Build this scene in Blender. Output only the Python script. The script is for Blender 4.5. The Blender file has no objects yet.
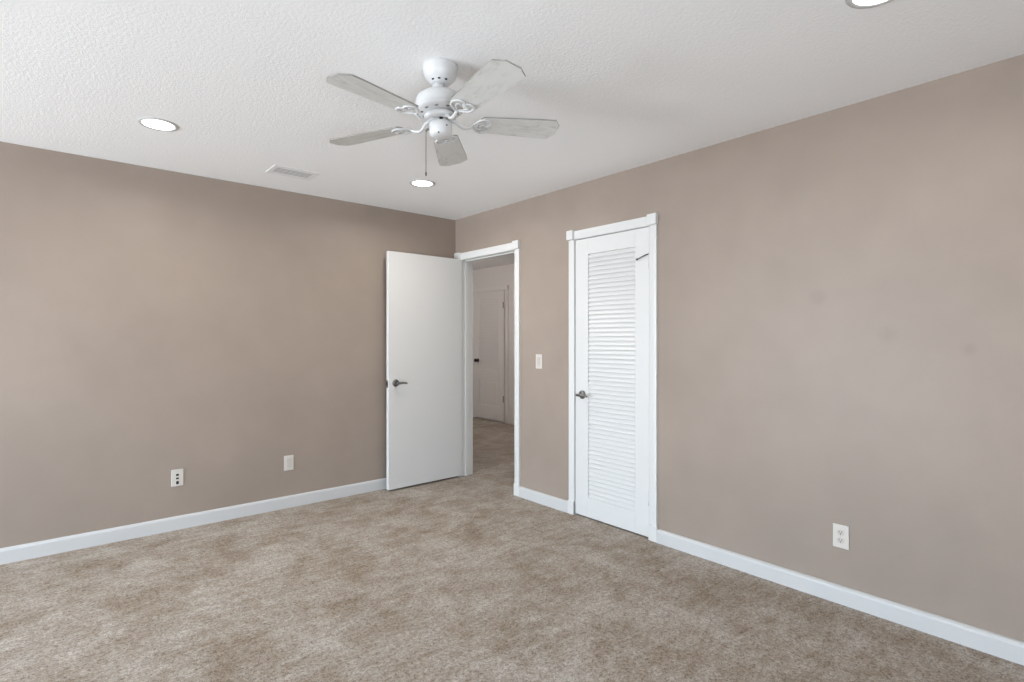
import bpy, bmesh, math, random
from mathutils import Vector, Matrix

scene = bpy.context.scene
COL = scene.collection
PI = math.pi
R = math.radians

# ------------------------------------------------------------------ camera
CAM_H = 1.298
cam_data = bpy.data.cameras.new('camera')
cam = bpy.data.objects.new('camera', cam_data)
COL.objects.link(cam)
cam.location = (0, 0, CAM_H)
cam.rotation_euler = (R(90), 0, R(49.391 - 90))
cam_data.sensor_fit = 'HORIZONTAL'
cam_data.sensor_width = 36
cam_data.lens = 36 * 541 / 1024
cam_data.shift_y = -1.7 / 1024
cam_data.clip_start = 0.02
scene.camera = cam

# ------------------------------------------------------------------ room sizes (metres)
XB = 2.965          # face of the right wall
YA = 4.291          # face of the back wall
XL = -4.60          # face of the left wall
YF = -1.60          # face of the wall behind the camera
CH = 2.44           # ceiling height
XH = 5.39           # face of the far hall wall
WT = 0.138          # wall thickness
WIN = (2.00, 4.15, 0.06, 1.90)       # left wall window: y0, y1, z0, z1

# ------------------------------------------------------------------ world, exposure
SKY_UP = 38.0
SKY_DOWN = 38.0
world = bpy.data.worlds.new('daylight')
scene.world = world
world.use_nodes = True
wn = world.node_tree
wn.nodes.clear()
w_out = wn.nodes.new('ShaderNodeOutputWorld')
w_bg = wn.nodes.new('ShaderNodeBackground')
w_tc = wn.nodes.new('ShaderNodeTexCoord')
w_sep = wn.nodes.new('ShaderNodeSeparateXYZ')
w_ramp = wn.nodes.new('ShaderNodeValToRGB')
w_map = wn.nodes.new('ShaderNodeMapRange')
wn.links.new(w_tc.outputs['Generated'], w_sep.inputs[0])
wn.links.new(w_sep.outputs['Z'], w_map.inputs['Value'])
w_map.inputs['From Min'].default_value = -1
w_map.inputs['From Max'].default_value = 1
wn.links.new(w_map.outputs[0], w_ramp.inputs[0])
e = w_ramp.color_ramp.elements
e[0].position = 0.46
e[0].color = (0.87 * SKY_DOWN, 0.95 * SKY_DOWN, 1.03 * SKY_DOWN, 1)
e[1].position = 0.54
e[1].color = (0.69 * SKY_UP, 0.85 * SKY_UP, 1.0 * SKY_UP, 1)
wn.links.new(w_ramp.outputs[0], w_bg.inputs[0])
w_bg.inputs[1].default_value = 1.0
wn.links.new(w_bg.outputs[0], w_out.inputs[0])

# unseen window added behind the camera to brighten the room: x0, x1, z0, z1
WIN_ADDED = (-1.30, 0.30, 0.20, 1.00)


# light portals in the window openings (guide daylight sampling, add no light)
def portal(loc, rot, sx, sy):
    d = bpy.data.lights.new('window_portal', 'AREA')
    d.shape = 'RECTANGLE'
    d.size = sx
    d.size_y = sy
    d.cycles.is_portal = True
    o = bpy.data.objects.new('window_portal', d)
    o.location = loc
    o.rotation_euler = rot
    COL.objects.link(o)


portal((XL - WT, (WIN[0] + WIN[1]) / 2, (WIN[2] + WIN[3]) / 2), (0, R(-90), 0), WIN[3] - WIN[2], WIN[1] - WIN[0])
portal(((WIN_ADDED[0] + WIN_ADDED[1]) / 2, YF - WT, (WIN_ADDED[2] + WIN_ADDED[3]) / 2), (R(90), 0, 0), WIN_ADDED[1] - WIN_ADDED[0], WIN_ADDED[3] - WIN_ADDED[2])

scene.view_settings.view_transform = 'Standard'
scene.view_settings.look = 'None'
scene.view_settings.gamma = 1
scene.view_settings.use_curve_mapping = False
scene.view_settings.exposure = -0.32
scene.cycles.use_denoising = True
scene.cycles.max_bounces = 12
scene.cycles.diffuse_bounces = 8
scene.cycles.sample_clamp_indirect = 6

DOWNLIGHT_POWER = 10.5
DOWNLIGHT_COLOR = (1.0, 0.94, 0.86)
HALL_FILL_POWER = 25


# ------------------------------------------------------------------ materials
def srgb(r, g, b):
    def f(c):
        c /= 255
        return c / 12.92 if c <= 0.04045 else ((c + 0.055) / 1.055) ** 2.4
    return (f(r), f(g), f(b), 1)


def new_mat(name, color, rough=0.6, metal=0.0, spec=0.5):
    m = bpy.data.materials.new(name)
    m.use_nodes = True
    b = m.node_tree.nodes['Principled BSDF']
    b.inputs['Base Color'].default_value = color
    b.inputs['Roughness'].default_value = rough
    b.inputs['Metallic'].default_value = metal
    b.inputs['Specular IOR Level'].default_value = spec
    return m


def N(m, kind, **kw):
    n = m.node_tree.nodes.new(kind)
    for k, v in kw.items():
        if k in n.inputs:
            n.inputs[k].default_value = v
        else:
            setattr(n, k, v)
    return n


def L(m, a, b):
    m.node_tree.links.new(a, b)


def noise(m, coord, scale, detail=2.0, rough=0.5, dist=0.0):
    n = N(m, 'ShaderNodeTexNoise')
    n.inputs['Scale'].default_value = scale
    n.inputs['Detail'].default_value = detail
    n.inputs['Roughness'].default_value = rough
    n.inputs['Distortion'].default_value = dist
    L(m, coord, n.inputs['Vector'])
    return n.outputs['Fac']


def ramp(m, fac, stops):
    n = N(m, 'ShaderNodeValToRGB')
    el = n.color_ramp.elements
    while len(el) < len(stops):
        el.new(0.5)
    for k, (p, c) in enumerate(stops):
        el[k].position = p
        el[k].color = c
    L(m, fac, n.inputs[0])
    return n.outputs[0]


def mix(m, fac, a, b, blend='MIX'):
    n = N(m, 'ShaderNodeMix')
    n.data_type = 'RGBA'
    n.blend_type = blend
    for sock, v in ((n.inputs[0], fac), (n.inputs[6], a), (n.inputs[7], b)):
        if hasattr(v, 'links'):
            L(m, v, sock)
        else:
            sock.default_value = v
    return n.outputs[2]


def math_n(m, op, a, b=0.5):
    n = N(m, 'ShaderNodeMath')
    n.operation = op
    for sock, v in ((n.inputs[0], a), (n.inputs[1], b)):
        if hasattr(v, 'links'):
            L(m, v, sock)
        else:
            sock.default_value = v
    return n.outputs[0]


def bump(m, height, strength, distance):
    n = N(m, 'ShaderNodeBump')
    n.inputs['Strength'].default_value = strength
    n.inputs['Distance'].default_value = distance
    L(m, height, n.inputs['Height'])
    return n.outputs[0]


def bsdf(m):
    return m.node_tree.nodes['Principled BSDF']


def coords(m, which='Object'):
    return N(m, 'ShaderNodeTexCoord').outputs[which]


def mapping(m, vec, scale=(1, 1, 1), rot=(0, 0, 0), loc=(0, 0, 0)):
    n = N(m, 'ShaderNodeMapping')
    n.inputs['Scale'].default_value = scale
    n.inputs['Rotation'].default_value = rot
    n.inputs['Location'].default_value = loc
    L(m, vec, n.inputs['Vector'])
    return n.outputs[0]


def wall_paint(name, color):
    m = new_mat(name, color, 0.42, spec=0.3)
    c = coords(m)
    big = noise(m, c, 1.7, 3, 0.6)
    dark = tuple(x * 0.95 for x in color[:3]) + (1,)
    light = tuple(min(1, x * 1.04) for x in color[:3]) + (1,)
    base = ramp(m, big, [(0.35, dark), (0.65, light)])
    # roller texture and faint rubbed smudges
    sm = noise(m, c, 7.0, 4, 0.65)
    smf = ramp(m, sm, [(0.70, (0, 0, 0, 1)), (0.80, (1, 1, 1, 1))])
    base2 = mix(m, math_n(m, 'MULTIPLY', smf, 0.25), base, tuple(x * 0.8 for x in color[:3]) + (1,))
    L(m, base2, bsdf(m).inputs['Base Color'])
    L(m, bump(m, noise(m, c, 130, 3, 0.6), 0.25, 0.0015), bsdf(m).inputs['Normal'])
    return m


TAUPE = (0.335, 0.274, 0.231, 1)
M_wall = wall_paint('taupe_wall_paint', TAUPE)
M_wall_right = wall_paint('taupe_wall_paint_with_scuffs', TAUPE)
_c = coords(M_wall_right)
_f = None
for _y, _z, _r in ((1.073, 1.508, 0.05), (0.776, 1.318, 0.055), (0.48, 1.257, 0.035)):
    _d = N(M_wall_right, 'ShaderNodeVectorMath', operation='DISTANCE')
    L(M_wall_right, _c, _d.inputs[0])
    _d.inputs[1].default_value = (XB, _y, _z)
    _m = ramp(M_wall_right, math_n(M_wall_right, 'DIVIDE', _d.outputs['Value'], _r), [(0.2, (1, 1, 1, 1)), (1.0, (0, 0, 0, 1))])
    _f = _m if _f is None else math_n(M_wall_right, 'ADD', _f, _m)
_f = math_n(M_wall_right, 'MULTIPLY', _f, noise(M_wall_right, _c, 45, 4, 0.7))
_src = bsdf(M_wall_right).inputs['Base Color'].links[0].from_socket
L(M_wall_right, mix(M_wall_right, math_n(M_wall_right, 'MULTIPLY', _f, 0.45), _src, (0.22, 0.18, 0.155, 1)), bsdf(M_wall_right).inputs['Base Color'])
M_hallwall = new_mat('pale_hall_paint', (0.76, 0.735, 0.72, 1), 0.6, spec=0.3)

M_ceil = new_mat('textured_ceiling_paint', (0.90, 0.90, 0.90, 1), 0.8, spec=0.2)
_c = coords(M_ceil)
_h = math_n(M_ceil, 'ADD', noise(M_ceil, _c, 75, 3, 0.6), math_n(M_ceil, 'MULTIPLY', noise(M_ceil, _c, 140, 2, 0.5), 0.5))
L(M_ceil, bump(M_ceil, _h, 0.45, 0.0045), bsdf(M_ceil).inputs['Normal'])

M_white = new_mat('white_semigloss_paint', (0.70, 0.70, 0.69, 1), 0.38, spec=0.45)
_c = coords(M_white)
L(M_white, bump(M_white, noise(M_white, _c, 60, 2, 0.5), 0.02, 0.0005), bsdf(M_white).inputs['Normal'])
M_base = new_mat('white_baseboard_paint', (0.60, 0.60, 0.60, 1), 0.35, spec=0.5)
M_halldoor = new_mat('off_white_hall_door_paint', (0.76, 0.735, 0.72, 1), 0.45)
M_nickel = new_mat('satin_nickel', (0.22, 0.215, 0.21, 1), 0.32, metal=1.0)
M_dark = new_mat('dark_bronze_metal', (0.03, 0.028, 0.026, 1), 0.4, metal=0.6)
M_black = new_mat('black_slot', (0.01, 0.01, 0.01, 1), 0.7)
M_plate = new_mat('white_plate_plastic', (0.64, 0.60, 0.555, 1), 0.35)
M_insert = new_mat('ivory_socket_plastic', (0.56, 0.52, 0.475, 1), 0.4)
M_fan = new_mat('white_fan_enamel', (0.66, 0.66, 0.665, 1), 0.35)
M_shadowgrey = new_mat('grey_vent_shade', (0.10, 0.10, 0.10, 1), 0.8)
M_slotgrey = new_mat('grey_motor_slot', (0.2, 0.2, 0.2, 1), 0.7)
M_vent = new_mat('white_vent_enamel', (0.80, 0.80, 0.795, 1), 0.45)
M_winframe = new_mat('white_window_vinyl', (0.8, 0.8, 0.8, 1), 0.4)

# worn white fan blades
M_blade = new_mat('worn_white_blade_paint', (0.74, 0.74, 0.72, 1), 0.45)
_tc = coords(M_blade)
_oi = N(M_blade, 'ShaderNodeObjectInfo')
_v = N(M_blade, 'ShaderNodeVectorMath', operation='ADD')
L(M_blade, mapping(M_blade, _tc, (9, 30, 9)), _v.inputs[0])
_s = N(M_blade, 'ShaderNodeVectorMath', operation='SCALE')
_s.inputs[0].default_value = (37, 17, 5)
L(M_blade, _oi.outputs['Random'], _s.inputs['Scale'])
L(M_blade, _s.outputs[0], _v.inputs[1])
_w = noise(M_blade, _v.outputs[0], 1.0, 6, 0.7, 0.6)
L(M_blade, ramp(M_blade, _w, [(0.48, (0.70, 0.70, 0.685, 1)), (0.60, (0.60, 0.605, 0.575, 1)), (0.76, (0.42, 0.42, 0.385, 1))]),
  bsdf(M_blade).inputs['Base Color'])
M_bladeedge = new_mat('worn_grey_blade_edge', (0.30, 0.29, 0.27, 1), 0.7)

# carpet
M_carpet = new_mat('beige_cut_pile_carpet', (0.4, 0.35, 0.3, 1), 0.95, spec=0.1)
_c = coords(M_carpet)
_p1 = noise(M_carpet, mapping(M_carpet, _c, (1.2, 0.85, 1), (0, 0, R(20))), 2.6, 10, 0.74, 0.3)
_p2 = noise(M_carpet, mapping(M_carpet, _c, (0.6, 1.9, 1), (0, 0, R(-50)), (4, 2, 0)), 9.0, 7, 0.78, 0.3)
_p = math_n(M_carpet, 'ADD', math_n(M_carpet, 'MULTIPLY', _p1, 0.58), math_n(M_carpet, 'MULTIPLY', _p2, 0.42))
_base = ramp(M_carpet, _p, [(0.40, (0.268, 0.216, 0.168, 1)), (0.48, (0.345, 0.293, 0.243, 1)), (0.525, (0.388, 0.341, 0.296, 1)), (0.60, (0.465, 0.425, 0.382, 1))])
_g1 = noise(M_carpet, _c, 60, 4, 0.8, 0.5)
_g2 = noise(M_carpet, _c, 150, 2, 0.6)
_g = math_n(M_carpet, 'ADD', math_n(M_carpet, 'MULTIPLY', _g1, 0.6), math_n(M_carpet, 'MULTIPLY', _g2, 0.4))
_grain = ramp(M_carpet, _g, [(0.37, (0.46, 0.445, 0.43, 1)), (0.49, (1.0, 1.0, 1.0, 1)), (0.61, (1.42, 1.43, 1.44, 1))])
L(M_carpet, mix(M_carpet, 1.0, _base, _grain, 'MULTIPLY'), bsdf(M_carpet).inputs['Base Color'])
L(M_carpet, bump(M_carpet, math_n(M_carpet, 'ADD', _g, math_n(M_carpet, 'MULTIPLY', _p2, 0.5)), 0.8, 0.008), bsdf(M_carpet).inputs['Normal'])

M_lens = new_mat('lit_lamp_lens', (1, 1, 1, 1), 0.5)
bsdf(M_lens).inputs['Emission Color'].default_value = (1.0, 0.98, 0.95, 1)
bsdf(M_lens).inputs['Emission Strength'].default_value = 6.0
M_trimring = new_mat('white_lamp_trim', (0.56, 0.56, 0.555, 1), 0.5)


# ------------------------------------------------------------------ mesh helpers
def bx(bm, x0, x1, y0, y1, z0, z1, mi=0):
    v = [bm.verts.new(p) for p in ((x0, y0, z0), (x1, y0, z0), (x1, y1, z0), (x0, y1, z0),
                                   (x0, y0, z1), (x1, y0, z1), (x1, y1, z1), (x0, y1, z1))]
    fs = []
    for q in ((3, 2, 1, 0), (4, 5, 6, 7), (0, 1, 5, 4), (1, 2, 6, 5), (2, 3, 7, 6), (3, 0, 4, 7)):
        f = bm.faces.new([v[k] for k in q])
        f.material_index = mi
        fs.append(f)
    return v


def prism(bm, pts, axis, a0, a1, mi=0):
    """extrude a closed 2-D outline along an axis; pts are the other two coordinates in xyz order"""
    def mk(p, a):
        if axis == 'x':
            return (a, p[0], p[1])
        if axis == 'y':
            return (p[0], a, p[1])
        return (p[0], p[1], a)
    va = [bm.verts.new(mk(p, a0)) for p in pts]
    vb = [bm.verts.new(mk(p, a1)) for p in pts]
    n = len(pts)
    fs = [bm.faces.new(va), bm.faces.new(vb[::-1])]
    for k in range(n):
        fs.append(bm.faces.new((va[k], vb[k], vb[(k + 1) % n], va[(k + 1) % n])))
    for f in fs:
        f.material_index = mi
    bmesh.ops.recalc_face_normals(bm, faces=fs)
    return va + vb


def lathe(bm, prof, center=(0, 0, 0), seg=40, mat=None, mi=0):
    """profile of (radius, z) turned about z; mat is an optional matrix applied afterwards"""
    rings = []
    allv = []
    for r, z in prof:
        if r < 1e-6:
            ring = [bm.verts.new((0, 0, z))]
        else:
            ring = [bm.verts.new((r * math.cos(2 * PI * k / seg), r * math.sin(2 * PI * k / seg), z)) for k in range(seg)]
        rings.append(ring)
        allv += ring
    fs = []
    for a, b in zip(rings, rings[1:]):
        for k in range(seg):
            k2 = (k + 1) % seg
            if len(a) == 1 and len(b) == 1:
                continue
            if len(a) == 1:
                fs.append(bm.faces.new((a[0], b[k2], b[k])))
            elif len(b) == 1:
                fs.append(bm.faces.new((a[k], a[k2], b[0])))
            else:
                fs.append(bm.faces.new((a[k], a[k2], b[k2], b[k])))
    for f in fs:
        f.smooth = True
        f.material_index = mi
    bmesh.ops.recalc_face_normals(bm, faces=fs)
    M = Matrix.Translation(center)
    if mat is not None:
        M = M @ mat
    for v in allv:
        v.co = M @ v.co
    return allv


def smooth_path(pts, closed=False, sub=6):
    P = [Vector(p) for p in pts]
    n = len(P)
    out = []
    rng = range(n if closed else n - 1)
    for i in rng:
        p0 = P[(i - 1) % n] if (closed or i > 0) else P[0]
        p1 = P[i]
        p2 = P[(i + 1) % n]
        p3 = P[(i + 2) % n] if (closed or i + 2 < n) else P[-1]
        for k in range(sub):
            t = k / sub
            out.append(0.5 * ((2 * p1) + (p2 - p0) * t + (2 * p0 - 5 * p1 + 4 * p2 - p3) * t * t + (3 * p1 - p0 - 3 * p2 + p3) * t ** 3))
    if not closed:
        out.append(P[-1])
    return out


def tube(bm, pts, rad, closed=False, seg=8, flat=1.0):
    n = len(pts)
    rings = []
    for i, p in enumerate(pts):
        a = pts[(i - 1) % n] if (closed or i > 0) else p
        b = pts[(i + 1) % n] if (closed or i < n - 1) else p
        t = (b - a).normalized()
        up = Vector((0, 0, 1)) if abs(t.z) < 0.95 else Vector((1, 0, 0))
        s = t.cross(up).normalized()
        u = s.cross(t).normalized()
        r = rad(i / max(1, n - 1)) if callable(rad) else rad
        rings.append([bm.verts.new(p + s * (r * math.cos(2 * PI * k / seg)) + u * (r * flat * math.sin(2 * PI * k / seg))) for k in range(seg)])
    fs = []
    m = n if closed else n - 1
    for i in range(m):
        a, b = rings[i], rings[(i + 1) % n]
        for k in range(seg):
            fs.append(bm.faces.new((a[k], b[k], b[(k + 1) % seg], a[(k + 1) % seg])))
    if not closed:
        fs.append(bm.faces.new(rings[0]))
        fs.append(bm.faces.new(rings[-1]))
    for f in fs:
        f.smooth = True
    bmesh.ops.recalc_face_normals(bm, faces=fs)


def obj(name, bm, mats, parent=None, bevel=0.0, seg=2, loc=None):
    me = bpy.data.meshes.new(name)
    bm.normal_update()
    bm.to_mesh(me)
    bm.free()
    o = bpy.data.objects.new(name, me)
    COL.objects.link(o)
    for m in (mats if isinstance(mats, (list, tuple)) else [mats]):
        me.materials.append(m)
    if bevel > 0:
        md = o.modifiers.new('bevel', 'BEVEL')
        md.width = bevel
        md.segments = seg
        md.limit_method = 'ANGLE'
        md.angle_limit = R(40)
    if loc is not None:
        o.location = loc
    if parent is not None:
        o.parent = parent
    return o


def new():
    return bmesh.new()


def tag(o, label, cat, group=None, structure=False):
    o['label'] = label
    o['category'] = cat
    if group:
        o['group'] = group
    if structure:
        o['kind'] = 'structure'
    return o


def thing(name, label, cat, loc=(0, 0, 0), rz=0, group=None, structure=False):
    o = bpy.data.objects.new(name, None)
    o.empty_display_size = 0.1
    COL.objects.link(o)
    o.location = loc
    o.rotation_euler = (0, 0, rz)
    return tag(o, label, cat, group, structure)


def struct(name, bm, mat, label, cat, **kw):
    return tag(obj(name, bm, mat, **kw), label, cat, structure=True)


# ------------------------------------------------------------------ shell
# doorway and closet openings in the right wall (y0, y1, top)
DW = (3.397, 4.216, 2.064)
CL = (2.064, 2.759, 2.052)
HY0, HY1 = 3.02, 8.0

bm = new()
bx(bm, XL - WT, XB, YF - WT, YA + WT, -0.06, 0.0)
bx(bm, XB, XH + WT, 1.6, HY1 + WT, -0.06, 0.0)
struct('floor', bm, M_carpet, 'beige cut pile carpet running through the bedroom and into the hall', 'carpet')

bm = new()
bx(bm, XL - WT, XB + WT, YF - WT, YA + WT, CH, CH + 0.06)
struct('ceiling', bm, M_ceil, 'white textured bedroom ceiling', 'ceiling')
bm = new()
bx(bm, XB + WT, XH + WT, 1.6, HY1 + WT, 2.45, 2.51)
struct('ceiling_hall', bm, M_ceil, 'pale ceiling of the hall seen through the open doorway', 'ceiling')

bm = new()
bx(bm, XL - WT, XB, YA, YA + WT, 0, CH)
struct('wall_back', bm, M_wall, 'taupe wall on the left of the photo behind the open white door', 'wall')

bm = new()   # right wall with two openings
bx(bm, XB, XB + WT, YF - WT, CL[0], 0, CH)
bx(bm, XB, XB + WT, CL[0], CL[1], CL[2], CH)
bx(bm, XB, XB + WT, CL[1], DW[0], 0, CH)
bx(bm, XB, XB + WT, DW[0], DW[1], DW[2], CH)
bx(bm, XB, XB + WT, DW[1], YA + WT, 0, CH)
struct('wall_right', bm, M_wall_right, 'taupe wall on the right holding the doorway and the louvered closet door', 'wall')

bm = new()   # left wall with the window opening (outside the photo)
y0, y1, z0, z1 = WIN
bx(bm, XL - WT, XL, YF - WT, y0, 0, CH)
bx(bm, XL - WT, XL, y1, YA, 0, CH)
bx(bm, XL - WT, XL, y0, y1, 0, z0)
bx(bm, XL - WT, XL, y0, y1, z1, CH)
struct('wall_left', bm, M_wall, 'taupe window wall beside the camera', 'wall')
bm = new()
p0, p1, q0, q1 = WIN_ADDED
bx(bm, XL, p0, YF - WT, YF, 0, CH)
bx(bm, p1, XB, YF - WT, YF, 0, CH)
bx(bm, p0, p1, YF - WT, YF, 0, q0)
bx(bm, p0, p1, YF - WT, YF, q1, CH)
struct('wall_front', bm, M_wall, 'taupe wall behind the camera with an added window opening', 'wall')


def window(name, label, loc, rz, width, height):
    w = thing(name, label, 'window', loc, rz, structure=True)
    hw = width / 2
    bm = new()
    for a in (-hw, hw - 0.05):
        bx(bm, -0.03, 0.03, a, a + 0.05, 0, height)
    bx(bm, -0.03, 0.03, -hw + 0.05, hw - 0.05, 0, 0.05)
    bx(bm, -0.03, 0.03, -hw + 0.05, hw - 0.05, height - 0.05, height)
    bx(bm, -0.025, 0.025, -0.025, 0.025, 0.05, height - 0.05)
    obj('window_frame', bm, M_winframe, w, 0.004)


window('window_1', 'wide white framed window in the wall left of the camera', (XL - WT / 2, (y0 + y1) / 2, z0), 0, y1 - y0, z1 - z0)
window('added_window', 'white framed window added behind the camera for fill daylight', ((p0 + p1) / 2, YF - WT / 2, q0), R(90), p1 - p0, q1 - q0)  # invented opening that lets in extra fill daylight

# hall shell
bm = new()
bx(bm, XH, XH + WT, 1.6, HY1, 0, 2.45)
struct('wall_hall_far', bm, M_hallwall, 'pale hall wall facing the doorway and holding the hall door', 'wall')
bm = new()
bx(bm, XB, XH + WT, HY1, HY1 + WT, 0, 2.45)
struct('wall_hall_left', bm, M_hallwall, 'pale wall closing the left end of the hall', 'wall')
bm = new()
bx(bm, XB + WT, XH, HY0 - 0.1, HY0, 0, 2.45)
struct('wall_hall_right', bm, M_hallwall, 'pale wall closing the right end of the hall', 'wall')
bm = new()
bx(bm, XB, XB + WT, YA + WT, HY1, 0, 2.45)
struct('wall_hall_near', bm, M_hallwall, 'pale hall wall beyond the bedroom corner', 'wall')
bm = new()   # closet behind the louvered door
bx(bm, XB + WT + 0.6, XB + WT + 0.7, 1.7, HY0 - 0.1, 0, 2.45)
bx(bm, XB + WT, XB + WT + 0.6, 1.6, 1.7, 0, 2.45)
struct('wall_closet', bm, M_hallwall, 'plain closet walls behind the louvered door', 'wall')


def base_profile(t=0.014, h=0.078):
    return [(0, 0), (t, 0), (t, h * 0.80), (t * 0.80, h * 0.90), (t * 0.45, h * 0.97), (0, h)]


def baseboard(name, axis, face, sgn, a0, a1, mat, label, t=0.014, h=0.078):
    bm = new()
    pts = [(face + sgn * d, z) for d, z in base_profile(t, h)]
    prism(bm, pts, axis, a0, a1)
    return struct(name, bm, mat, label, 'baseboard')


baseboard('baseboard_back', 'x', YA, -1, XL, XB - 0.02, M_base, 'long white baseboard along the taupe wall left of the open door', 0.010, 0.092)
baseboard('baseboard_right', 'y', XB, -1, YF, 2.018, M_base, 'long white baseboard right of the louvered closet door', 0.019, 0.086)
baseboard('baseboard_middle', 'y', XB, -1, 2.797, 3.347, M_base, 'short white baseboard between the doorway and the closet door', 0.019, 0.084)
baseboard('baseboard_hall', 'y', XH, -1, HY0, 6.36, M_halldoor, 'off white baseboard on the hall wall right of the hall door')
baseboard('baseboard_left', 'y', XL, 1, YF, YA - 0.014, M_base, 'white baseboard under the window beside the camera')


# ------------------------------------------------------------------ door casings
def casing(name, label, inner0, inner1, top, x_face, mat, width=0.072, right_plinth=True, left_plinth=True, left_width=None, parent_depth=WT):
    """inner0 < inner1 are the y edges of the opening; wall face at x_face, room on the -x side"""
    t = thing(name, label, 'door trim', (x_face, (inner0 + inner1) / 2, 0), structure=True)
    cy = (inner0 + inner1) / 2
    lw = left_width or width

    def leg(yin, sgn, wd):
        bm = new()
        a, b = yin - cy, yin - cy + sgn * wd
        prof = [(a, 0), (a, -0.010), (a + sgn * wd * 0.15, -0.014), (a + sgn * wd * 0.7, -0.017), (b, -0.015), (b, 0)]
        prism(bm, [(d, y) for y, d in prof], 'z', 0, top)
        return obj('side_casing', bm, mat, t)
    leg(inner0, -1, width)
    leg(inner1, 1, lw)
    bm = new()
    prof = [(0, 0), (-0.010, 0), (-0.014, 0.010), (-0.017, 0.040), (-0.015, 0.062), (0, 0.062)]
    prism(bm, [(d, top + z) for d, z in prof], 'y', inner0 - cy, inner1 - cy)
    obj('head_casing', bm, mat, t)
    for yin, sgn, wd in ((inner0, -1, width), (inner1, 1, lw)):
        bm = new()
        a, b = yin - cy - sgn * 0.004, yin - cy + sgn * (wd + 0.008)
        bx(bm, -0.034, 0, min(a, b), max(a, b), top + 0.001, top + 0.070)
        obj('corner_block', bm, mat, t, 0.003)
    for yin, sgn, wd, on in ((inner0, -1, width, right_plinth), (inner1, 1, lw, left_plinth)):
        if on:
            bm = new()
            a, b = yin - cy, yin - cy + sgn * (wd + 0.006)
            bx(bm, -0.021, 0, min(a, b), max(a, b), 0, 0.10)
            obj('plinth_block', bm, mat, t, 0.003)
    # jamb lining inside the opening
    bm = new()
    jt = 0.016
    bx(bm, 0.0, parent_depth, inner1 - cy - 0.0, inner1 - cy + 0.001 + jt, 0, top)
    bx(bm, 0.0, parent_depth, inner0 - cy - jt, inner0 - cy, 0, top)
    bx(bm, 0.0, parent_depth, inner0 - cy, inner1 - cy, top, top + jt)
    # stop moulding
    s0, s1 = 0.045, 0.08
    bx(bm, s0, s1, inner1 - cy - 0.010, inner1 - cy, 0, top)
    bx(bm, s0, s1, inner0 - cy, inner0 - cy + 0.010, 0, top)
    bx(bm, s0, s1, inner0 - cy, inner1 - cy, top - 0.010, top)
    obj('jamb', bm, mat, t, 0.0015, 1)
    return t


casing('trim_1', 'white moulded casing with square corner blocks around the open doorway', 3.415, 4.198, 2.046, XB, M_white, width=0.062)
t2 = casing('trim_2', 'white moulded casing with square corner blocks around the louvered closet door', 2.082, 2.741, 2.034, XB, M_white, width=0.058, left_width=0.050)


# ------------------------------------------------------------------ door hardware
def lever_handle(parent, loc, facing, along, mat=M_nickel):
    """rose on a surface; facing = outward normal, along = lever direction"""
    f, a = Vector(facing), Vector(along)
    u = f.cross(a)
    M = Matrix((a, u, f)).transposed().to_4x4()
    bm = new()
    lathe(bm, [(0, 0), (0.031, 0), (0.032, 0.004), (0.028, 0.011), (0.016, 0.015), (0.0, 0.015)], seg=28)
    for v in bm.verts:
        v.co = M @ v.co
    h = obj('door_handle', bm, mat, parent, loc=loc)
    bm = new()
    tube(bm, [M @ Vector(p) for p in ((0, 0, 0.012), (0, 0, 0.03), (0, 0, 0.045))], 0.010, seg=12)
    pts = smooth_path([(-0.012, 0, 0.046), (0.01, 0, 0.052), (0.035, 0.002, 0.052), (0.062, 0.0, 0.050), (0.086, -0.004, 0.047)])
    tube(bm, [M @ p for p in pts], lambda q: 0.0115 - 0.005 * q, seg=12)
    obj('lever', bm, mat, h)
    return h


# open bedroom door: hinge at the left jamb, swung about 89 degrees against the back wall
D1A = Vector((2.192, 4.167, 0))
D1B = Vector((2.972, 4.183, 0))
ang = math.atan2(D1B.y - D1A.y, D1B.x - D1A.x)
dw = (D1B - D1A).length
door1 = thing('door_1', 'plain white slab door standing open against the taupe wall', 'door', (D1A.x, D1A.y, 0), ang, structure=True)
bm = new()
bx(bm, 0, dw - 0.006, 0, 0.035, 0.016, 2.050)
obj('slab', bm, M_white, door1, 0.002)
lever_handle(door1, (0.068, 0.0, 0.923), (0, -1, 0), (1, 0, 0))
bm = new()
bx(bm, -0.0025, 0.001, 0.006, 0.030, 0.885, 0.948)
lp = obj('latch_plate', bm, M_nickel, door1, 0.001)
bm = new()
bx(bm, -0.010, -0.001, 0.011, 0.025, 0.906, 0.928)
obj('latch_bolt', bm, M_dark, lp, 0.002)
for z in (0.20, 1.02, 1.85):
    bm = new()
    lathe(bm, [(0, 0), (0.006, 0), (0.006, 0.09), (0, 0.09)], (dw - 0.008, 0.041, z), 12)
    bx(bm, dw - 0.04, dw - 0.007, 0.0345, 0.0365, z, z + 0.09)
    obj('hinge', bm, M_nickel, door1)


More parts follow.
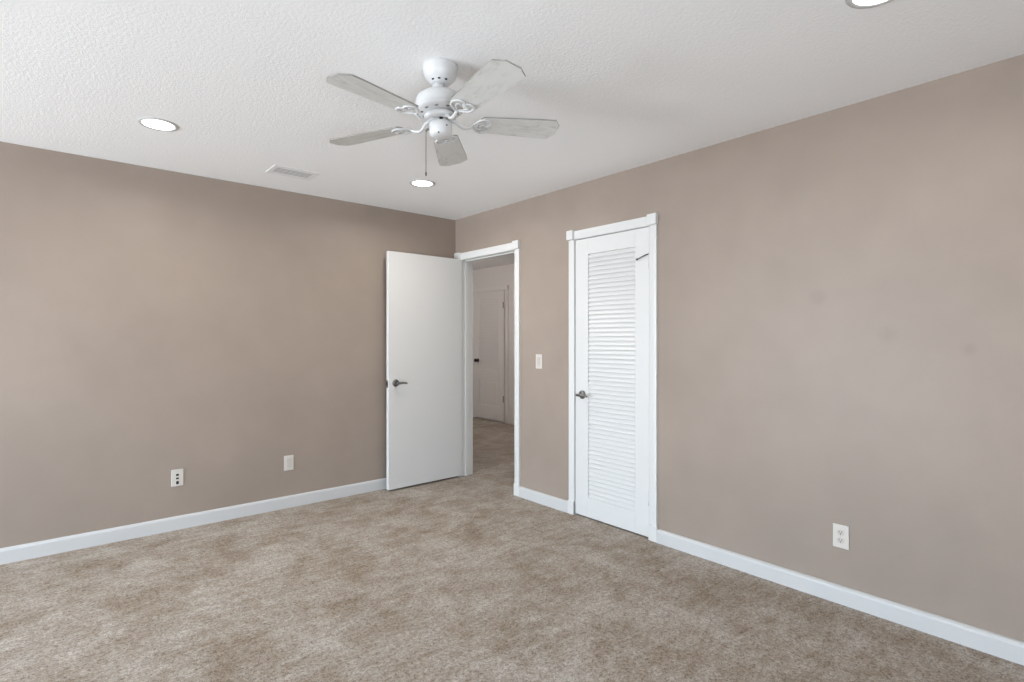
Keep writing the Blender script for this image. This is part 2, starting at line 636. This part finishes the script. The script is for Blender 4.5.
def louver_door(name, label, x_face, y0, y1, z0, z1, sections, mat, flip=1, thick=0.034, stile=(0.10, 0.10), pitch=0.0317, panel=None):
    """door in the y-z plane, front on the -x side at x_face; sections = louvered z ranges"""
    t = thing(name, label, 'door', (x_face, (y0 + y1) / 2, 0), structure=True)
    cy = (y0 + y1) / 2
    a, b = y0 - cy, y1 - cy
    sa, sb = a + stile[0], b - stile[1]
    bm = new()
    bx(bm, 0, thick, a, sa, z0, z1)
    bx(bm, 0, thick, sb, b, z0, z1)
    zs = [z0] + [q for s in sections for q in s[:2]] + [z1]
    for k in range(0, len(zs), 2):
        bx(bm, 0, thick, sa, sb, zs[k], zs[k + 1])
    obj('door_frame', bm, mat, t, 0.0012, 1)
    for s in sections:
        if len(s) == 3:
            bm = new()
            bx(bm, 0.012, 0.024, sa, sb, s[0], s[1])
            bx(bm, 0.004, 0.024, sa + 0.05, sb - 0.05, s[0] + 0.05, s[1] - 0.05)
            obj('lower_panel', bm, mat, t, 0.004)
            continue
        n = round((s[1] - s[0]) / pitch)
        p = (s[1] - s[0]) / n
        bm = new()
        for k in range(n):
            zb = s[0] + k * p
            # front edge low, back edge high, rounded nose
            prism(bm, [(0.004, zb + 0.001), (0.0080, zb + 0.0005), (0.022, zb + p * 1.13), (0.018, zb + p * 1.16), (0.0035, zb + 0.006)] if k < n - 1 else
                  [(0.004, zb + 0.001), (0.0080, zb + 0.0005), (0.020, zb + p * 0.98), (0.016, zb + p * 0.99), (0.0035, zb + 0.006)], 'y', sa, sb)
        obj('louvers', bm, mat, t)
    return t


door2 = louver_door('door_2', 'closed white closet door with a tall louvered panel', XB + 0.001, 2.086, 2.737, 0.010, 2.030,
                    [(0.152, 1.915)], M_white, stile=(0.114, 0.122))
cy2 = (2.086 + 2.737) / 2
lever_handle(door2, (0, 2.668 - cy2, 0.893), (-1, 0, 0), (0, -1, 0))
for z in (0.22, 1.765):
    bm = new()
    lathe(bm, [(0, 0), (0.0065, 0), (0.0065, 0.088), (0, 0.088)], (-0.007, 2.085 - cy2, z), 12)
    bx(bm, -0.0015, 0.0005, 2.087 - cy2, 2.112 - cy2, z, z + 0.088)
    h = obj('hinge', bm, M_white, door2)
    if z > 1:
        bm = new()
        tube(bm, [Vector(p) for p in ((-0.008, 2.085 - cy2, z + 0.088), (-0.014, 2.115 - cy2, z + 0.080), (-0.026, 2.166 - cy2, z + 0.058))], 0.0035, seg=8)
        lathe(bm, [(0, 0), (0.006, 0), (0.006, 0.012), (0, 0.012)], (-0.026, 2.166 - cy2, z + 0.052), 10)
        s = obj('hinge_pin_stop', bm, M_dark, h)
        s['label'] = 'thin dark metal door stop arm'

# hall door and its casing
casing('trim_3', 'off white casing around the hall door', 6.44, 7.20, 2.062, XH, M_halldoor, width=0.07, right_plinth=False, left_plinth=False, parent_depth=0.02)
door3 = louver_door('door_3', 'off white half louvered hall door seen through the doorway', XH - 0.036, 6.444, 7.196, 0.030, 2.056,
                    [(0.24, 0.66, 'panel'), (0.80, 1.93)], M_halldoor, stile=(0.13, 0.13), pitch=0.04)
cy3 = (6.444 + 7.196) / 2
bm = new()
lathe(bm, [(0, 0), (0.032, 0), (0.03, 0.008), (0.012, 0.012), (0.012, 0.03), (0.027, 0.042), (0.03, 0.055), (0.022, 0.068), (0, 0.071)], seg=24,
      mat=Matrix.Rotation(R(-90), 4, 'Y'))
kn = obj('door_knob', bm, M_dark, door3, loc=(0, 7.10 - cy3, 0.955))
kn['label'] = 'dark round knob'
for z in (0.32, 1.78):
    bm = new()
    lathe(bm, [(0, 0), (0.007, 0), (0.007, 0.10), (0, 0.10)], (-0.006, 6.447 - cy3, z), 12)
    obj('hinge', bm, M_nickel, door3)


# ------------------------------------------------------------------ wall plates (local: face toward -y, origin at plate centre on the wall)
def plate_body(parent, w=0.072, h=0.115):
    bm = new()
    bx(bm, -w / 2, w / 2, -0.006, 0, -h / 2, h / 2)
    return obj('cover_plate', bm, M_plate, parent, 0.003)


def screw(parent, z):
    bm = new()
    lathe(bm, [(0.0035, 0), (0.0032, 0.0012), (0, 0.0014)], (0, 0, 0), 12, Matrix.Rotation(R(90), 4, 'X'))
    return obj('screw', bm, M_insert, parent, loc=(0, -0.006, z))


def duplex(label, x, y, z, rz, group=None):
    t = thing('wall_outlet', label, 'outlet', (x, y, z), rz, group)
    plate_body(t)
    screw(t, 0)
    for s in (-1, 1):
        bm = new()
        pts = [(0.0165 * math.cos(a), 0.0145 * math.sin(a)) for a in [2 * PI * k / 24 for k in range(24)]]
        pts = [(max(-0.0155, min(0.0155, px * 1.15)), pz) for px, pz in pts]
        prism(bm, pts, 'y', -0.0085, -0.005)
        sk = obj('socket', bm, M_insert, t, loc=(0, 0, s * 0.0195))
        for q in (-0.006, 0.006):
            bm = new()
            bx(bm, q - 0.0012, q + 0.0012, -0.0089, -0.0080, -0.001, 0.007)
            obj('blade_slot', bm, M_black, sk)
        bm = new()
        lathe(bm, [(0.0028, 0), (0.0028, 0.0008), (0, 0.0008)], (0, -0.0081, -0.0065), 12, Matrix.Rotation(R(90), 4, 'X'))
        obj('ground_hole', bm, M_black, sk)
    return t


duplex('white duplex outlet low on the right wall, right of the closet door', XB, 0.968, 0.328, R(-90))

# decorator style outlet on the back wall nearer the open door
t = thing('wall_outlet', 'blank looking white outlet plate on the left wall, nearer the open door', 'outlet', (1.409, YA, 0.345))
plate_body(t)
bm = new()
bx(bm, -0.0165, 0.0165, -0.0085, -0.005, -0.034, 0.034)
ins = obj('socket', bm, M_insert, t, 0.0015)
for q in (-0.0155, 0.0155):
    bm = new()
    bx(bm, q * 0.4 - 0.0014, q * 0.4 + 0.0014, -0.0089, -0.0080, q - 0.0035, q + 0.0035)
    obj('blade_slot', bm, M_insert, ins)

# media jack plate with three dark ports
t = thing('media_jack_plate', 'white wall plate with a column of three dark ports', 'wall plate', (0.669, YA, 0.354))
plate_body(t)
for k, (z, hgt) in enumerate(((0.020, 0.013), (-0.004, 0.011), (-0.033, 0.020))):
    bm = new()
    bx(bm, -0.0105, 0.0105, -0.0078, -0.005, z - hgt / 2 - 0.003, z + hgt / 2 + 0.003)
    pt = obj('port_frame', bm, M_plate, t, 0.001)
    bm = new()
    bx(bm, -0.008, 0.008, -0.0083, -0.0070, z - hgt / 2, z + hgt / 2)
    obj('port', bm, M_black, pt)
screw(t, 0.046)

# light switch
t = thing('light_switch', 'white rocker light switch between the doorway and the closet door', 'light switch', (XB, 3.125, 1.122), R(-90))
plate_body(t)
bm = new()
prism(bm, [(-0.006, -0.033), (-0.0075, -0.033), (-0.0085, 0.0), (-0.0115, 0.033), (-0.006, 0.033)], 'x', -0.0165, 0.0165)
obj('rocker', bm, M_insert, t)
screw(t, 0.048)
screw(t, -0.048)

# ------------------------------------------------------------------ ceiling vent
t = thing('ceiling_vent', 'white slotted air register in the ceiling near the left wall', 'vent', (1.274, 3.792, CH))
vx, vy = 0.150, 0.105
bm = new()
ix, iy = vx - 0.030, vy - 0.036
for (a0, a1, b0, b1) in ((-vx, vx, -vy, -iy), (-vx, vx, iy, vy), (-vx, -ix, -iy, iy), (ix, vx, -iy, iy)):
    bx(bm, a0, a1, b0, b1, -0.0045, 0)
obj('vent_frame', bm, M_vent, t, 0.002)
bm = new()
bx(bm, -ix, ix, -iy, iy, -0.0008, 0)
obj('vent_shade_sheet', bm, M_shadowgrey, t)  # flat dark sheet, shade of the recess put into its colour
nb = 5
for k in range(nb):
    y = -iy + (k + 0.5) * 2 * iy / nb
    bm = new()
    prism(bm, [(y - 0.005, -0.0022), (y + 0.0055, -0.0042), (y + 0.0060, -0.0034), (y - 0.0045, -0.0012)], 'x', -ix, ix)
    obj('vent_slat', bm, M_vent, t)


# ------------------------------------------------------------------ recessed lights
def downlight(x, y, label, level=1.0):
    t = thing('recessed_light', label, 'ceiling light', (x, y, CH), group='recessed ceiling lights')
    bm = new()
    lathe(bm, [(0.074, 0), (0.074, -0.004), (0.080, -0.006), (0.092, -0.004), (0.094, 0)], seg=56)
    obj('trim_ring', bm, M_trimring, t)
    bm = new()
    lathe(bm, [(0, -0.003), (0.074, -0.003), (0.077, 0)], seg=56)
    obj('lens', bm, M_lens, t)
    ld = bpy.data.lights.new('recessed_light_lamp', 'AREA')
    ld.shape = 'DISK'
    ld.size = 0.13
    ld.energy = DOWNLIGHT_POWER * level
    ld.color = DOWNLIGHT_COLOR
    ld.spread = R(165)
    lo = bpy.data.objects.new('recessed_light_lamp', ld)
    COL.objects.link(lo)
    lo.location = (0, 0, -0.0065)
    lo.parent = t
    return t


downlight(0.444, 3.402, 'round recessed light alone on the ceiling at the left, away from the fan')
downlight(2.078, 3.43, 'round recessed light just below the fan pull chain in the photo')
downlight(2.065, 0.563, 'round recessed light cut off by the top edge of the photo', 0.45)

hl = bpy.data.lights.new('hall_fill_light', 'POINT')  # unseen fill light added to brighten the hall, no fixture modelled
hl.shadow_soft_size = 0.12
hl.energy = HALL_FILL_POWER
hl.color = (1, 0.95, 0.91)
ho = bpy.data.objects.new('hall_fill_light', hl)
ho.location = (3.5, 6.1, 2.25)
COL.objects.link(ho)

# ------------------------------------------------------------------ ceiling fan
FX, FY, FZ = 1.244, 1.911, 2.2035
fan = thing('ceiling_fan', 'white five blade ceiling fan with worn paint and pull chain', 'ceiling fan', (FX, FY, CH))
TILT = Matrix.Rotation(-0.036, 4, 'Y') @ Matrix.Rotation(-0.048, 4, 'X')
HZ = FZ - CH     # hub height below the ceiling


def tilted(bm):
    """bm is in hub coordinates; move into fan coordinates with the slight lean of the fan"""
    M = Matrix.Translation((0, 0, HZ)) @ TILT
    for v in bm.verts:
        v.co = M @ v.co
    return bm


bm = new()
lathe(bm, [(0.068, 0), (0.073, -0.003), (0.073, -0.014), (0.070, -0.034), (0.063, -0.052), (0.053, -0.063), (0.045, -0.068), (0.042, -0.074), (0.036, -0.078), (0, -0.078)], seg=48)
cn = obj('canopy', bm, M_fan, fan)
view = math.atan2(-FY, -FX)
for d in (-0.75, -0.12, 0.55):
    bm = new()
    a = view + d
    lathe(bm, [(0, -0.002), (0.0055, -0.002), (0.0055, 0.002), (0, 0.002)], (0.043 * math.cos(a), 0.043 * math.sin(a), -0.0715), 12)
    obj('vent_hole', bm, M_black, cn)
bm = new()
lathe(bm, [(0, 0.165), (0.026, 0.165), (0.024, 0.14), (0.030, 0.128), (0.036, 0.118), (0.036, 0.112), (0, 0.112)], seg=32)
obj('hanger_neck', tilted(bm), M_fan, fan)
bm = new()
lathe(bm, [(0, 0.122), (0.045, 0.122), (0.074, 0.116), (0.092, 0.103), (0.098, 0.086), (0.099, 0.070), (0.095, 0.059), (0.099, 0.055), (0.098, 0.049),
           (0.086, 0.043), (0.060, 0.040), (0, 0.040)], seg=56)
mh = obj('motor_housing', tilted(bm), M_fan, fan)
bm = new()
lathe(bm, [(0, 0.042), (0.050, 0.042), (0.056, 0.034), (0.067, 0.028), (0.067, 0.016), (0.060, 0.010), (0.030, 0.008), (0, 0.008)], seg=48)
obj('flywheel', tilted(bm), M_fan, fan)
for k in range(10):
    a = 2 * PI * k / 10 + 0.2
    m = Matrix.Rotation(a, 4, 'Z') @ Matrix.Translation((0.073, 0, 0.0415)) @ Matrix.Rotation(R(10), 4, 'Y')
    bm = new()
    for v in bx(bm, -0.006, 0.006, -0.007, 0.007, -0.0012, 0.0015):
        v.co = m @ v.co
    obj('cooling_slot', tilted(bm), M_slotgrey, mh)
bm = new()
lathe(bm, [(0, 0.006), (0.036, 0.010), (0.036, -0.001), (0.045, -0.004), (0.0475, -0.008), (0.0475, -0.043), (0.0445, -0.054), (0.034, -0.062), (0.012, -0.065), (0, -0.065)], seg=40)
sh = obj('switch_housing', tilted(bm), M_fan, fan)
for d, z, rr, q in ((0.10, 0.005, 0.0365, 0.008), (0.55, -0.027, 0.0475, 0.003), (-0.25, -0.0565, 0.042, 0.0035)):  # largest black disc imitates a dark opening, the two small ones are screws
    a = view + d
    bm = new()
    lathe(bm, [(q, -0.001), (q, 0.0015), (0, 0.002)], (rr * math.cos(a), rr * math.sin(a), z), 12,
          Matrix.Rotation(a, 4, 'Z') @ Matrix.Rotation(R(90), 4, 'Y'))
    obj('screw', tilted(bm), M_black if q > 0.005 else M_dark, sh)

# blades: modelled along +x in hub coordinates, pitched about their own axis
BW, BR, B0, BW0 = 0.0715, 0.526, 0.166, 0.056
CR, CW = 0.028, 0.038
PITCH = -0.170


def blade_mesh():
    bm = new()
    half = [(B0, BW0 * 0.72), (B0 + 0.012, BW0), (0.30, 0.063), (BR - CR - 0.05, BW), (BR - CR, BW), (BR - 0.006, BW - CW + 0.005), (BR, BW - CW)]
    out = half + [(x, -y) for x, y in half[::-1]]
    prism(bm, out, 'z', 0.0, 0.006)
    for f in bm.faces:
        if abs(f.normal.z) < 0.5:
            f.material_index = 1
    return bm


def iron_mesh():
    bm = new()
    z = -0.0045
    arm = smooth_path([(0.045, 0, 0.012), (0.066, 0, 0.006), (0.085, 0, -0.012), (0.105, 0, -0.020), (0.125, 0, -0.014), (0.140, 0, -0.006)])
    tube(bm, arm, lambda q: 0.0095 - 0.002 * q, seg=10, flat=0.7)
    lobe = [(0.138, 0.0), (0.148, 0.020), (0.165, 0.040), (0.187, 0.047), (0.206, 0.038), (0.214, 0.020), (0.208, 0.006), (0.196, 0.0)]
    for s in (1, -1):
        pts = smooth_path([(x, y * s, z) for x, y in lobe])
        tube(bm, pts, 0.0058, seg=8, flat=0.7)
        inner = smooth_path([(0.150, 0.004 * s, z), (0.166, 0.020 * s, z), (0.184, 0.024 * s, z), (0.190, 0.012 * s, z), (0.180, 0.004 * s, z)])
        tube(bm, inner, 0.0035, seg=8, flat=0.7)
    for x, y in ((0.196, 0.0), (0.187, 0.045), (0.187, -0.045)):
        lathe(bm, [(0, -0.004), (0.006, -0.003), (0.007, 0.0), (0.007, 0.004), (0, 0.004)], (x, y, z), 14)
    return bm


bl0 = obj('blade', blade_mesh(), [M_blade, M_bladeedge], fan, 0.0012, 1)
ir0 = obj('blade_iron', iron_mesh(), M_fan, fan)
for k in range(5):
    a = R(193.1) + k * 2 * PI / 5
    M = Matrix.Translation((0, 0, HZ)) @ TILT @ Matrix.Rotation(a, 4, 'Z') @ Matrix.Rotation(PITCH, 4, 'X')
    for src in (bl0, ir0):
        o = src if k == 0 else src.copy()
        if k:
            COL.objects.link(o)
            o.parent = fan
        o.matrix_local = M

# pull chain hanging straight down from a small arm on the camera-left side of the switch housing
lx, ly = -0.7592, 0.6509
bm = new()
tube(bm, smooth_path([(lx * 0.045, ly * 0.045, HZ - 0.028), (lx * 0.056, ly * 0.056, HZ - 0.029), (lx * 0.060, ly * 0.060, HZ - 0.036)]), 0.0045, seg=8)
ch_top = HZ - 0.038
zz = ch_top
while zz > 1.995 - CH:
    lathe(bm, [(0, 0.0022), (0.0016, 0.0014), (0.0022, 0), (0.0016, -0.0014), (0, -0.0022)], (lx * 0.060, ly * 0.060, zz), 6)
    zz -= 0.0041
pc = obj('pull_chain', bm, M_nickel, fan)
bm = new()
lathe(bm, [(0, 0.009), (0.003, 0.007), (0.0045, 0.0), (0.003, -0.008), (0, -0.010)], (lx * 0.060, ly * 0.060, zz - 0.004), 14)
obj('chain_pull', bm, M_nickel, pc)
